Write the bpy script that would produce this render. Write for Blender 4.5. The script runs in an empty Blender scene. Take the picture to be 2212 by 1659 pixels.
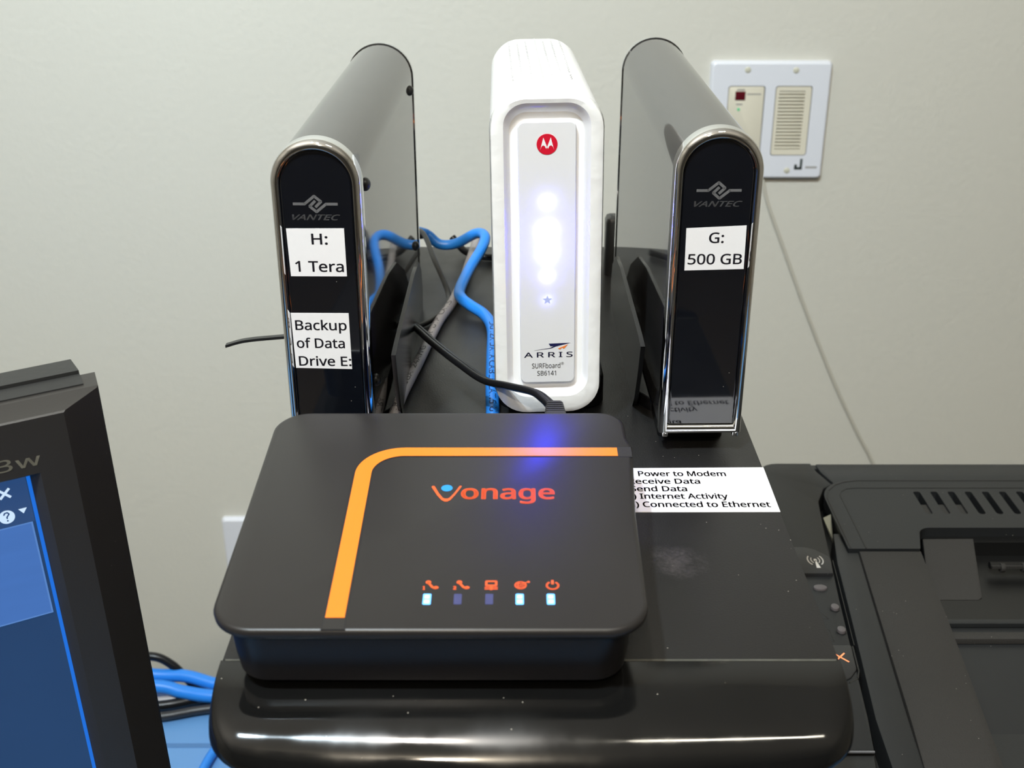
import bpy, bmesh, math, random
from mathutils import Vector, Matrix, Euler
random.seed(7)
S = bpy.context.scene
COL = S.collection
# all lengths below are millimetres; z = 0 is the top of the computer tower, FZ the height of it over the floor
FZ = 1100.0
def R(a): return math.radians(a)

# ------------------------------------------------------------------ camera
cd = bpy.data.cameras.new('camera'); cam = bpy.data.objects.new('camera', cd); COL.objects.link(cam)
cd.sensor_width = 36.0; cd.lens = 36.0 * 2600 / 2212; cd.clip_start = 0.01; cd.clip_end = 50
cam.location = (0, 0, (FZ + 235) / 1000); cam.rotation_euler = (R(90 - 24.4), 0, 0)
cd.dof.use_dof = True; cd.dof.focus_distance = 0.50; cd.dof.aperture_fstop = 21
S.camera = cam
# ------------------------------------------------------------------ world, lights, exposure
w = bpy.data.worlds.new('world'); S.world = w; w.use_nodes = True
w.node_tree.nodes['Background'].inputs[0].default_value = (0.75, 0.8, 0.85, 1)
w.node_tree.nodes['Background'].inputs[1].default_value = 0.3
S.view_settings.view_transform = 'Standard'; S.view_settings.look = 'None'
S.view_settings.exposure = 0.0; S.view_settings.gamma = 1.0; S.view_settings.use_curve_mapping = False
def area(name, loc, size, power, color, target, size_y=None, spread=180):
    l = bpy.data.lights.new(name, 'AREA'); l.size = size; l.energy = power; l.color = color
    if size_y: l.shape = 'RECTANGLE'; l.size_y = size_y
    else: l.shape = 'DISK'
    l.spread = R(spread)
    o = bpy.data.objects.new(name, l); COL.objects.link(o)
    o.location = Vector((loc[0], loc[1], loc[2] + FZ)) / 1000
    d = Vector(target) - Vector(loc)
    o.rotation_euler = d.to_track_quat('-Z', 'Y').to_euler()
    return o
area('ceiling_lamp_key', (-330, -180, 1250), 0.06, 9.6, (0.74, 0.90, 1.0), (-300, 1153, 120), spread=110)
area('ceiling_lamp_second', (-140, -200, 1250), 0.06, 5, (1.0, 0.93, 0.84), (-200, 700, 0), spread=150)
area('ceiling_lamp_third', (-150, -1100, 1300), 0.07, 10, (1.0, 0.87, 0.68), (-150, 500, 0))
area('ceiling_tube', (300, -220, 1280), 0.24, 2.5, (1.0, 0.94, 0.78), (300, 300, 0), size_y=0.03)
area('uplight_left', (-900, -300, 500), 0.4, 16, (1.0, 0.93, 0.82), (-900, -200, 1300))  # added fill light without a fixture, bounced off the ceiling
area('uplight_right', (900, -500, 500), 0.4, 3, (1.0, 0.87, 0.68), (900, -400, 1300))  # weaker added fill on the right, also thrown up at the ceiling

# ------------------------------------------------------------------ materials
def mat(name, col, rough=0.5, metal=0.0, bump=0.0, bscale=300, spec=0.5, coat=0.0, coat_rough=0.05,
        var=0.0, vscale=20, speck=0.0, ior=1.5, emit=None, estr=0.0, rvar=0.0):
    m = bpy.data.materials.new(name); m.use_nodes = True
    nt = m.node_tree; N = nt.nodes; L = nt.links; b = N['Principled BSDF']
    b.inputs['Base Color'].default_value = (*col, 1); b.inputs['Roughness'].default_value = rough
    b.inputs['Metallic'].default_value = metal; b.inputs['IOR'].default_value = ior
    b.inputs['Specular IOR Level'].default_value = spec
    b.inputs['Coat Weight'].default_value = coat; b.inputs['Coat Roughness'].default_value = coat_rough
    tc = N.new('ShaderNodeTexCoord')
    src = None
    if var:
        n = N.new('ShaderNodeTexNoise'); n.inputs['Scale'].default_value = vscale; n.inputs['Detail'].default_value = 5
        L.new(tc.outputs['Object'], n.inputs['Vector'])
        mx = N.new('ShaderNodeMix'); mx.data_type = 'RGBA'
        mx.inputs['A'].default_value = (*[c * (1 - var) for c in col], 1); mx.inputs['B'].default_value = (*[min(1, c * (1 + var)) for c in col], 1)
        L.new(n.outputs['Fac'], mx.inputs['Factor']); src = mx.outputs['Result']
        L.new(src, b.inputs['Base Color'])
    if speck:      # dust specks lying on the plastic
        v = N.new('ShaderNodeTexVoronoi'); v.inputs['Scale'].default_value = 260; L.new(tc.outputs['Object'], v.inputs['Vector'])
        lt = N.new('ShaderNodeMath'); lt.operation = 'LESS_THAN'; lt.inputs[1].default_value = 0.055; L.new(v.outputs['Distance'], lt.inputs[0])
        n2 = N.new('ShaderNodeTexNoise'); n2.inputs['Scale'].default_value = 45; L.new(tc.outputs['Object'], n2.inputs['Vector'])
        gt = N.new('ShaderNodeMath'); gt.operation = 'GREATER_THAN'; gt.inputs[1].default_value = 0.56; L.new(n2.outputs['Fac'], gt.inputs[0])
        mu = N.new('ShaderNodeMath'); mu.operation = 'MULTIPLY'; L.new(lt.outputs[0], mu.inputs[0]); L.new(gt.outputs[0], mu.inputs[1])
        mu2 = N.new('ShaderNodeMath'); mu2.operation = 'MULTIPLY'; mu2.inputs[1].default_value = speck; L.new(mu.outputs[0], mu2.inputs[0])
        mx2 = N.new('ShaderNodeMix'); mx2.data_type = 'RGBA'; mx2.inputs['B'].default_value = (0.45, 0.42, 0.36, 1)
        if src: L.new(src, mx2.inputs['A'])
        else: mx2.inputs['A'].default_value = (*col, 1)
        L.new(mu2.outputs[0], mx2.inputs['Factor']); L.new(mx2.outputs['Result'], b.inputs['Base Color'])
    if rvar:       # smudges in the gloss
        n3 = N.new('ShaderNodeTexNoise'); n3.inputs['Scale'].default_value = 30; n3.inputs['Detail'].default_value = 8; L.new(tc.outputs['Object'], n3.inputs['Vector'])
        mr = N.new('ShaderNodeMapRange'); mr.inputs['From Min'].default_value = 0.35; mr.inputs['From Max'].default_value = 0.7
        mr.inputs['To Min'].default_value = rough; mr.inputs['To Max'].default_value = rough + rvar
        L.new(n3.outputs['Fac'], mr.inputs['Value']); L.new(mr.outputs['Result'], b.inputs['Roughness'])
    if bump:
        n = N.new('ShaderNodeTexNoise'); n.inputs['Scale'].default_value = bscale; n.inputs['Detail'].default_value = 3
        L.new(tc.outputs['Object'], n.inputs['Vector'])
        bp = N.new('ShaderNodeBump'); bp.inputs['Strength'].default_value = bump; bp.inputs['Distance'].default_value = 0.001
        L.new(n.outputs['Fac'], bp.inputs['Height']); L.new(bp.outputs['Normal'], b.inputs['Normal'])
    if emit:
        b.inputs['Emission Color'].default_value = (*emit, 1); b.inputs['Emission Strength'].default_value = estr
    return m
M = {}
M['wall'] = mat('wall_paint', (0.63, 0.615, 0.55), 0.7, bump=0.35, bscale=170, var=0.02, vscale=3)
M['roomwall'] = mat('room_paint', (0.55, 0.54, 0.50), 0.8, bump=0.2, bscale=120)
M['frontwall'] = mat('dark_room_end', (0.15, 0.14, 0.13), 0.8, bump=0.2, bscale=100)
M['ceiling'] = mat('ceiling_paint', (0.78, 0.77, 0.74), 0.9, bump=0.2, bscale=80)
M['floor'] = mat('floor_carpet', (0.30, 0.26, 0.21), 0.95, bump=0.8, bscale=500, var=0.2, vscale=90)
M['desk'] = mat('blue_laminate', (0.13, 0.31, 0.62), 0.35, var=0.04, vscale=8, bump=0.05, bscale=400)
M['desk_seam'] = mat('blue_laminate_seam', (0.07, 0.19, 0.42), 0.4, var=0.05)  # darker blue for the soft cable shadow painted across the desktop
M['metal_leg'] = mat('desk_leg_metal', (0.1, 0.1, 0.1), 0.4, metal=0.6, var=0.1)
M['tower'] = mat('tower_steel_black', (0.016, 0.0155, 0.0155), 0.30, spec=0.4, bump=0.12, bscale=1400, speck=0.8, var=0.15, vscale=14, rvar=0.12)
M['tower_gloss'] = mat('tower_gloss_black', (0.006, 0.006, 0.006), 0.05, spec=0.42, speck=0.8, var=0.3, vscale=40, rvar=0.20)
M['tower_dark'] = mat('tower_dark_plastic', (0.02, 0.02, 0.022), 0.4, bump=0.1, bscale=900)
M['crease'] = mat('worn_crease_grey', (0.10, 0.10, 0.085), 0.4, var=0.5, vscale=300)  # paler grey for the thin line along the crease
M['paper'] = mat('white_paper', (0.86, 0.85, 0.86), 0.6, bump=0.06, bscale=500, var=0.01)
M['ink'] = mat('black_ink', (0.02, 0.018, 0.03), 0.6, var=0.1, vscale=400)
M['shell'] = mat('drive_shell_gloss', (0.040, 0.038, 0.037), 0.045, ior=2.3, var=0.05, vscale=30)
M['face'] = mat('drive_face_gloss', (0.004, 0.005, 0.008), 0.035, ior=1.95, speck=0.5, var=0.2, vscale=60, rvar=0.05)
M['chrome'] = mat('chrome', (0.80, 0.81, 0.82), 0.04, metal=1.0, bump=0.01, bscale=100)
M['logo_grey'] = mat('brushed_logo_grey', (0.19, 0.19, 0.195), 0.4, metal=0.3, var=0.4, vscale=90)
M['rubber'] = mat('black_rubber', (0.012, 0.012, 0.012), 0.35, bump=0.05)
M['stand'] = mat('stand_gloss_black', (0.008, 0.008, 0.009), 0.16, spec=0.3, bump=0.02, bscale=200, speck=0.3)
M['white'] = mat('modem_white_plastic', (0.92, 0.92, 0.92), 0.38, bump=0.02, bscale=500)
M['film'] = mat('modem_rim_under_film', (0.90, 0.90, 0.89), 0.22, bump=0.5, bscale=110, coat=0.8, coat_rough=0.06)
M['recess'] = mat('modem_recess_gloss', (0.88, 0.88, 0.90), 0.10, bump=0.03, bscale=80)
M['vent'] = mat('modem_vent_grey', (0.55, 0.55, 0.55), 0.6, var=0.05)
M['red'] = mat('emblem_red', (0.62, 0.008, 0.03), 0.35, var=0.03)
M['navy'] = mat('logo_navy', (0.01, 0.012, 0.07), 0.4, var=0.03)
M['orange_small'] = mat('logo_orange', (0.85, 0.22, 0.04), 0.4, var=0.03)
M['text_grey'] = mat('text_grey', (0.16, 0.16, 0.17), 0.5, var=0.03)
M['lid'] = mat('adapter_lid', (0.021, 0.019, 0.0185), 0.34, spec=0.40, var=0.06, vscale=60)
M['lid_groove'] = mat('adapter_lid_groove', (0.012, 0.011, 0.012), 0.4, var=0.1)
M['base'] = mat('adapter_base', (0.014, 0.013, 0.015), 0.30, bump=0.04, bscale=1200, var=0.1)
M['orange'] = mat('adapter_orange', (1.0, 0.235, 0.012), 0.38, bump=0.01, var=0.02)
M['orange_txt'] = mat('adapter_orange_print', (0.95, 0.12, 0.02), 0.45, var=0.03)
M['bluedot'] = mat('adapter_blue_print', (0.02, 0.30, 0.80), 0.45, var=0.03)
M['led_off'] = mat('led_window_unlit', (0.05, 0.055, 0.17), 0.25, var=0.1, vscale=300)
M['led_on'] = mat('led_window_lit', (0.1, 0.3, 0.9), 0.3, emit=(0.10, 0.42, 1.0), estr=2.6)
M['led_core'] = mat('led_core_lit', (0.3, 0.6, 1.0), 0.3, emit=(0.38, 0.78, 1.0), estr=1.9)
M['led_src'] = mat('modem_led', (0.3, 0.4, 1.0), 0.3, emit=(0.22, 0.26, 1.0), estr=60)
M['blue_cable'] = mat('ethernet_blue', (0.022, 0.24, 0.80), 0.33, bump=0.03, bscale=200, var=0.06, vscale=40)
M['cable_ink'] = mat('cable_print', (0.006, 0.05, 0.19), 0.5, var=0.1)
M['grey_cable'] = mat('ethernet_grey', (0.38, 0.36, 0.37), 0.4, bump=0.03, var=0.06, vscale=40)
M['grey_ink'] = mat('grey_cable_print', (0.04, 0.04, 0.045), 0.5, var=0.1)
M['black_cord'] = mat('black_cord', (0.008, 0.008, 0.009), 0.30, spec=0.3, bump=0.03, bscale=300, var=0.1)
M['plate'] = mat('wall_plate_white', (0.74, 0.76, 0.82), 0.4, bump=0.02, var=0.01)
M['ivory'] = mat('ivory_plastic', (0.72, 0.68, 0.56), 0.45, bump=0.02, var=0.02)
M['ivory_dark'] = mat('ivory_plastic_inner', (0.64, 0.59, 0.49), 0.5, var=0.03)
M['screw'] = mat('painted_screw', (0.58, 0.57, 0.47), 0.4, var=0.05)
M['display'] = mat('dark_red_display', (0.10, 0.006, 0.012), 0.2, var=0.2)
M['green'] = mat('green_lamp', (0.05, 0.45, 0.2), 0.3, emit=(0.1, 0.7, 0.3), estr=0.2)
M['faint'] = mat('faint_print', (0.32, 0.31, 0.29), 0.6, var=0.05)
M['dark_green'] = mat('dark_print', (0.035, 0.05, 0.045), 0.6, var=0.05)
M['cream_cord'] = mat('cream_cord', (0.53, 0.51, 0.44), 0.6, var=0.03)
M['monitor'] = mat('monitor_bezel', (0.028, 0.025, 0.023), 0.42, bump=0.05, bscale=1200, var=0.06, speck=0.2)
M['monitor_back'] = mat('monitor_back', (0.02, 0.02, 0.02), 0.5, bump=0.1)
M['monitor_txt'] = mat('monitor_print', (0.42, 0.40, 0.32), 0.5, var=0.05)
def emi(name, col, s=1.0, var=0.0):
    m = bpy.data.materials.new(name); m.use_nodes = True; nt = m.node_tree; N = nt.nodes
    b = N['Principled BSDF']; b.inputs['Base Color'].default_value = (0.01, 0.01, 0.012, 1); b.inputs['Roughness'].default_value = 0.4
    b.inputs['Emission Strength'].default_value = s
    n = N.new('ShaderNodeTexNoise'); n.inputs['Scale'].default_value = 12
    mx = N.new('ShaderNodeMix'); mx.data_type = 'RGBA'
    mx.inputs['A'].default_value = (*[c * .93 for c in col], 1); mx.inputs['B'].default_value = (*[c * 1.07 for c in col], 1)
    nt.links.new(n.outputs['Fac'], mx.inputs['Factor']); nt.links.new(mx.outputs['Result'], b.inputs['Emission Color'])
    return m
M['scr_navy'] = emi('screen_navy', (0.020, 0.062, 0.18)); M['scr_deep'] = emi('screen_deep_blue', (0.010, 0.042, 0.125))
M['scr_panel'] = emi('screen_panel_blue', (0.052, 0.155, 0.46)); M['scr_edge'] = emi('screen_edge_blue', (0.006, 0.15, 0.70))
M['scr_white'] = emi('screen_icon_white', (0.62, 0.80, 1.0)); M['scr_line'] = emi('screen_line_blue', (0.09, 0.22, 0.55))
M['printer'] = mat('printer_black', (0.016, 0.017, 0.018), 0.40, spec=0.4, bump=0.10, bscale=1500, speck=0.6, var=0.1)
M['printer_arm'] = mat('printer_textured_grey', (0.030, 0.028, 0.026), 0.60, spec=0.35, bump=0.35, bscale=1500, speck=0.7, var=0.1)
M['printer_dark'] = mat('printer_inner_black', (0.006, 0.006, 0.006), 0.4, bump=0.05)
M['printer_btn'] = mat('printer_button', (0.018, 0.018, 0.019), 0.35, bump=0.05, speck=0.3)
M['printer_led'] = mat('printer_lamp_lens', (0.10, 0.088, 0.09), 0.25, var=0.05)
M['icon_white'] = mat('icon_white', (0.65, 0.63, 0.6), 0.5, var=0.02)
M['orange_lit'] = mat('orange_lit', (0.9, 0.3, 0.12), 0.4, emit=(1.0, 0.24, 0.10), estr=0.75)
M['steel'] = mat('dull_steel', (0.45, 0.46, 0.40), 0.25, metal=0.8, var=0.1)
def plate_mat():      # milky front plate that lets the lamps behind it glow through
    m = bpy.data.materials.new('modem_milky_plate'); m.use_nodes = True; nt = m.node_tree; N = nt.nodes; L = nt.links
    for n in list(N): N.remove(n)
    out = N.new('ShaderNodeOutputMaterial'); d = N.new('ShaderNodeBsdfDiffuse'); t = N.new('ShaderNodeBsdfTranslucent')
    g = N.new('ShaderNodeBsdfGlossy'); fr = N.new('ShaderNodeFresnel'); fr.inputs['IOR'].default_value = 1.4
    d.inputs['Color'].default_value = (0.95, 0.95, 0.96, 1); t.inputs['Color'].default_value = (0.9, 0.9, 0.95, 1); g.inputs['Roughness'].default_value = 0.08
    nz = N.new('ShaderNodeTexNoise'); nz.inputs['Scale'].default_value = 400; bp = N.new('ShaderNodeBump'); bp.inputs['Strength'].default_value = 0.02
    bp.inputs['Distance'].default_value = 0.001
    L.new(nz.outputs['Fac'], bp.inputs['Height']); L.new(bp.outputs['Normal'], g.inputs['Normal'])
    m1 = N.new('ShaderNodeMixShader'); m1.inputs[0].default_value = 0.2; m2 = N.new('ShaderNodeMixShader')
    L.new(d.outputs[0], m1.inputs[1]); L.new(t.outputs[0], m1.inputs[2]); L.new(fr.outputs[0], m2.inputs[0])
    L.new(m1.outputs[0], m2.inputs[1]); L.new(g.outputs[0], m2.inputs[2]); L.new(m2.outputs[0], out.inputs[0])
    return m
M['milky'] = plate_mat()

def smudge(m, c, r):      # a dusty smear with a place of its own on the tower top
    nt = m.node_tree; N = nt.nodes; L = nt.links; b = N['Principled BSDF']; src = b.inputs['Base Color'].links[0].from_socket
    tc = N.new('ShaderNodeTexCoord'); mp = N.new('ShaderNodeMapping'); mp.inputs['Location'].default_value = [-v for v in c]
    L.new(tc.outputs['Object'], mp.inputs['Vector'])
    ln = N.new('ShaderNodeVectorMath'); ln.operation = 'LENGTH'; L.new(mp.outputs['Vector'], ln.inputs[0])
    mr = N.new('ShaderNodeMapRange'); mr.inputs['From Min'].default_value = 0; mr.inputs['From Max'].default_value = r
    mr.inputs['To Min'].default_value = 1; mr.inputs['To Max'].default_value = 0; L.new(ln.outputs['Value'], mr.inputs['Value'])
    nz = N.new('ShaderNodeTexNoise'); nz.inputs['Scale'].default_value = 900; nz.inputs['Detail'].default_value = 6; L.new(tc.outputs['Object'], nz.inputs['Vector'])
    nz2 = N.new('ShaderNodeTexNoise'); nz2.inputs['Scale'].default_value = 120; L.new(tc.outputs['Object'], nz2.inputs['Vector'])
    m1 = N.new('ShaderNodeMath'); m1.operation = 'MULTIPLY'; L.new(nz.outputs['Fac'], m1.inputs[0]); L.new(nz2.outputs['Fac'], m1.inputs[1])
    m2 = N.new('ShaderNodeMath'); m2.operation = 'MULTIPLY'; L.new(m1.outputs[0], m2.inputs[0]); L.new(mr.outputs['Result'], m2.inputs[1])
    m3 = N.new('ShaderNodeMapRange'); m3.inputs['From Min'].default_value = .10; m3.inputs['From Max'].default_value = .30; m3.inputs['To Max'].default_value = .11; L.new(m2.outputs[0], m3.inputs['Value'])
    mx = N.new('ShaderNodeMix'); mx.data_type = 'RGBA'; mx.inputs['B'].default_value = (0.35, 0.30, 0.32, 1)
    L.new(src, mx.inputs['A']); L.new(m3.outputs['Result'], mx.inputs['Factor']); L.new(mx.outputs['Result'], b.inputs['Base Color'])
smudge(M['tower'], (0.056, -0.136, 0.365), 0.019)

# ------------------------------------------------------------------ object helpers
def tag(o, label=None, cat=None, group=None, kind=None):
    if label: o['label'] = label
    if cat: o['category'] = cat
    if group: o['group'] = group
    if kind: o['kind'] = kind
    return o
def thing(name, label, cat, loc=(0, 0, 0), rot=(0, 0, 0), group=None, kind=None):
    o = bpy.data.objects.new(name, None); COL.objects.link(o); o.empty_display_size = 0.02
    o.location = (loc[0] / 1000, loc[1] / 1000, (loc[2] + FZ) / 1000); o.rotation_euler = [R(a) for a in rot]
    return tag(o, label, cat, group, kind)
def part(name, geo, m, parent=None, smooth=35, label=None, world=False, mx=None):
    """geo = (verts, faces) in mm in the parent's own frame; world=True: mm in the room's frame."""
    vs, fs = geo
    me = bpy.data.meshes.new(name)
    if mx: vs = [mx @ Vector(v) for v in vs]
    if parent is None: vs = [(v[0], v[1], v[2] + FZ) for v in vs]
    elif world:
        inv = (Matrix.LocRotScale(parent.location, parent.rotation_euler, (1, 1, 1))).inverted()
        vs = [inv @ (Vector((v[0], v[1], v[2] + FZ)) / 1000) * 1000 for v in vs]
    me.from_pydata([Vector(v) / 1000 for v in vs], [], fs); me.update()
    bm = bmesh.new(); bm.from_mesh(me); bmesh.ops.recalc_face_normals(bm, faces=bm.faces); bm.to_mesh(me); bm.free()
    if smooth:
        me.polygons.foreach_set('use_smooth', [True] * len(me.polygons)); me.set_sharp_from_angle(angle=R(smooth))
    me.materials.append(M[m])
    o = bpy.data.objects.new(name, me); COL.objects.link(o)
    if parent is not None and parent.type == 'MESH' and world: raise ValueError
    o.parent = parent
    if label: o['label'] = label
    return o
def join(*gs):
    V, F = [], []
    for v, f in gs:
        n = len(V); V += list(v); F += [tuple(i + n for i in q) for q in f]
    return V, F
def xf(geo, mx): return [tuple(mx @ Vector(v)) for v in geo[0]], geo[1]
def loft(rings, cap0=True, cap1=True, closed=True):
    V, F = [], []; n = len(rings[0])
    for r in rings: V += [tuple(p) for p in r]
    for k in range(len(rings) - 1):
        for i in range(n if closed else n - 1):
            j = (i + 1) % n; F.append((k * n + i, k * n + j, (k + 1) * n + j, (k + 1) * n + i))
    if cap0: F.append(tuple(range(n))[::-1])
    if cap1: F.append(tuple((len(rings) - 1) * n + i for i in range(n)))
    return V, F
def fillet(pts, rs, n=6):
    out = []; N = len(pts)
    if not hasattr(rs, '__len__'): rs = [rs] * N
    for i in range(N):
        p = Vector(pts[i]); a = (Vector(pts[i - 1]) - p); b = (Vector(pts[(i + 1) % N]) - p); r = rs[i]
        if r <= 0 or a.length < 1e-6 or b.length < 1e-6: out.append(tuple(p)); continue
        ang = a.angle(b); d = min(r / math.tan(ang / 2), a.length * .49, b.length * .49); rr = d * math.tan(ang / 2)
        p0 = p + a.normalized() * d; p1 = p + b.normalized() * d
        c = p + (a.normalized() + b.normalized()).normalized() * (rr / math.sin(ang / 2))
        a0 = math.atan2(p0.y - c.y, p0.x - c.x); a1 = math.atan2(p1.y - c.y, p1.x - c.x); da = (a1 - a0 + math.pi) % (2 * math.pi) - math.pi
        for k in range(n + 1):
            t = a0 + da * k / n; out.append((c.x + rr * math.cos(t), c.y + rr * math.sin(t)))
    return out
def rrect(x0, y0, x1, y1, r, n=6): return fillet([(x0, y0), (x1, y0), (x1, y1), (x0, y1)], r, n)
def ccw(p): return p if sum(p[i - 1][0] * p[i][1] - p[i][0] * p[i - 1][1] for i in range(len(p))) > 0 else p[::-1]
def inset(p, d):
    p = ccw(p); out = []; N = len(p)
    for i in range(N):
        a = Vector(p[i]) - Vector(p[i - 1]); b = Vector(p[(i + 1) % N]) - Vector(p[i])
        if a.length < 1e-6: a = b
        if b.length < 1e-6: b = a
        na = Vector((-a.y, a.x)).normalized(); nb = Vector((-b.y, b.x)).normalized(); m = (na + nb)
        m = m.normalized() if m.length > 1e-6 else na
        k = d / max(.4, m.dot(na)); out.append((p[i][0] + m.x * k, p[i][1] + m.y * k))
    return out
def slab(poly, z0, z1, bev=0.0, plane='xy', taper=0.0):
    """polygon extruded z0..z1 with a bevelled top edge; plane 'xy' extrudes up, 'xz' extrudes along y (towards z1)."""
    poly = ccw(poly)
    def r3(p, z): return [((x, y, z) if plane == 'xy' else (x, z, y)) for x, y in p]
    s = 1 if z1 > z0 else -1
    rings = [r3(inset(poly, taper) if taper else poly, z0)]
    if bev:
        rings += [r3(poly, z1 - s * bev), r3(inset(poly, bev * .3), z1 - s * bev * .3), r3(inset(poly, bev), z1)]
    else: rings += [r3(poly, z1)]
    return loft(rings)
def box(x0, y0, z0, x1, y1, z1, b=0.0): return slab([(x0, y0), (x1, y0), (x1, y1), (x0, y1)], z0, z1, b)
def holed(outer, holes, z0, z1, plane='xy'):
    bm = bmesh.new(); loops = []
    for lp in [outer] + holes:
        vs = [bm.verts.new((x, y, 0)) for x, y in lp]; loops.append(vs)
        for i in range(len(vs)): bm.edges.new((vs[i - 1], vs[i]))
    bmesh.ops.triangle_fill(bm, use_beauty=True, use_dissolve=False, edges=bm.edges[:], normal=(0, 0, 1))
    bm.verts.index_update(); bm.verts.ensure_lookup_table()
    base = [(v.co.x, v.co.y) for v in bm.verts]; tri = [tuple(v.index for v in f.verts) for f in bm.faces]; n = len(base)
    lidx = [[v.index for v in vs] for vs in loops]; bm.free()
    def p3(p, z): return (p[0], p[1], z) if plane == 'xy' else (p[0], z, p[1])
    V = [p3(p, z1) for p in base] + [p3(p, z0) for p in base]
    F = tri + [tuple(i + n for i in t[::-1]) for t in tri]
    for l in lidx:
        for k in range(len(l)): F.append((l[k - 1], l[k], l[k] + n, l[k - 1] + n))
    return V, F
def smoothpath(pts, n=8):
    P = [Vector(p) for p in pts]; P = [P[0] * 2 - P[1]] + P + [P[-1] * 2 - P[-2]]; out = []
    for i in range(1, len(P) - 2):
        for k in range(n):
            t = k / n; a, b, c, d = P[i - 1:i + 3]
            out.append(0.5 * ((2 * b) + (c - a) * t + (2 * a - 5 * b + 4 * c - d) * t * t + (3 * b - a - 3 * c + d) * t ** 3))
    out.append(P[-2]); return out
def frames(path):
    T = []
    for i in range(len(path)):
        t = path[min(i + 1, len(path) - 1)] - path[max(i - 1, 0)]; T.append(t.normalized())
    n = Vector((0, 0, 1)); n = (n - T[0] * n.dot(T[0]))
    if n.length < .1: n = Vector((1, 0, 0)); n = n - T[0] * n.dot(T[0])
    n.normalize(); out = []
    for t in T:
        n = (n - t * n.dot(t)).normalized(); out.append((t, n, t.cross(n)))
    return out
def tube(pts, r, seg=12, sm=8, raw=False):
    path = [Vector(p) for p in pts] if raw else smoothpath(pts, sm); fr = frames(path); rings = []
    for p, (t, n, b) in zip(path, fr):
        rings.append([tuple(p + (n * math.cos(a) + b * math.sin(a)) * r) for a in [2 * math.pi * k / seg for k in range(seg)]])
    return loft(rings)
def disc(cx, cy, r, n=32, ry=None): return [(cx + r * math.cos(2 * math.pi * k / n), cy + (ry or r) * math.sin(2 * math.pi * k / n)) for k in range(n)]
def dome(c, r, h, axis, n=16, m=5):
    """low dome of radius r, height h, pointing along axis 'x' or 'z' or '-y'."""
    rings = []
    for k in range(m + 1):
        a = math.pi / 2 * k / m; rr = max(r * math.cos(a), r * .02); z = h * math.sin(a); ring = []
        for i in range(n):
            u, v = rr * math.cos(2 * math.pi * i / n), rr * math.sin(2 * math.pi * i / n)
            ring.append({'x': (c[0] + z, c[1] + u, c[2] + v), 'z': (c[0] + u, c[1] + v, c[2] + z), '-y': (c[0] + u, c[1] - z, c[2] + v)}[axis])
        rings.append(ring)
    return loft(rings)
def flat(polys, z, plane='xy', th=0.06):
    return join(*[slab(p, z, z + th if plane == 'xy' else z - th, 0, plane) for p in polys])
def stroke(pts, wd, closed=False):
    """polyline to a list of quads of width wd with round-ish joints."""
    out = []; n = len(pts)
    for i in range(n if closed else n - 1):
        a = Vector(pts[i]); b = Vector(pts[(i + 1) % n]); d = (b - a)
        if d.length < 1e-6: continue
        d.normalize(); q = Vector((-d.y, d.x)) * wd / 2; e = d * wd * .18
        out.append([tuple(a - e - q), tuple(b + e - q), tuple(b + e + q), tuple(a - e + q)])
    return out
def arc(cx, cy, r, a0, a1, n=12, ry=None): return [(cx + r * math.cos(R(a0 + (a1 - a0) * k / n)), cy + (ry or r) * math.sin(R(a0 + (a1 - a0) * k / n))) for k in range(n + 1)]
# text: returns flat (verts2d, faces), baseline at y=0, cap height 1, starting at x=0
_capc = {}
FONT = None
try:
    import os
    for _d in (bpy.utils.resource_path('LOCAL'), bpy.utils.resource_path('SYSTEM')):
        _p = os.path.join(_d, 'datafiles', 'fonts', 'NotoSansHebrew-Regular.woff2')     # a sans face that ships inside Blender
        if FONT is None and os.path.exists(_p): FONT = bpy.data.fonts.load(_p)
except Exception: FONT = None
def text2d(s, bold=0.0, spacing=1.0, shear=0.0):
    def make(st):
        c = bpy.data.curves.new('t', 'FONT'); c.body = st;
        if FONT: c.font = FONT
        c.size = 1.0; c.space_character = spacing; c.shear = shear; c.resolution_u = 4
        o = bpy.data.objects.new('t', c); COL.objects.link(o); bpy.context.view_layer.update()
        dg = bpy.context.evaluated_depsgraph_get(); me = bpy.data.meshes.new_from_object(o.evaluated_get(dg))
        V = [(v.co.x, v.co.y) for v in me.vertices]; F = [tuple(p.vertices) for p in me.polygons]
        bpy.data.objects.remove(o); bpy.data.curves.remove(c); bpy.data.meshes.remove(me); return V, F
    if bold not in _capc:
        V, _ = make('H'); _capc[bold] = (min(v[1] for v in V), max(v[1] for v in V))
    y0, y1 = _capc[bold]; V, F = make(s); x0 = min(v[0] for v in V); k = 1 / (y1 - y0); b = bold * 1.1
    V = [((x - x0) * k, (y - y0) * k) for x, y in V]
    if b < .004: return V, F
    VV, FF = [], []                                        # heavier weight: shifted copies of the outlines
    for dx, dy in ((0, 0), (b, 0), (-b, 0), (0, b * .8), (0, -b * .8), (b * .7, b * .6), (-b * .7, b * .6), (b * .7, -b * .6), (-b * .7, -b * .6)):
        n = len(VV); VV += [(x + dx + b, y + dy) for x, y in V]; FF += [tuple(i + n for i in f) for f in F]
    return VV, FF
def put_text(s, x0, x1, base, cap, fn, bold=0.02, spacing=1.0, shear=0.0):
    """fit the text to x0..x1, its baseline at base, cap height cap; fn maps (x, y) to 3D."""
    V, F = text2d(s, bold, spacing, shear); w = max(v[0] for v in V)
    k = (x1 - x0) / w
    return [fn(x0 + x * k, base + y * cap) for x, y in V], F
def struct(name, geo, m, label=None):
    o = part(name, geo, m, None, smooth=0); o['kind'] = 'structure'
    if label: o['label'] = label
    return o

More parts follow.
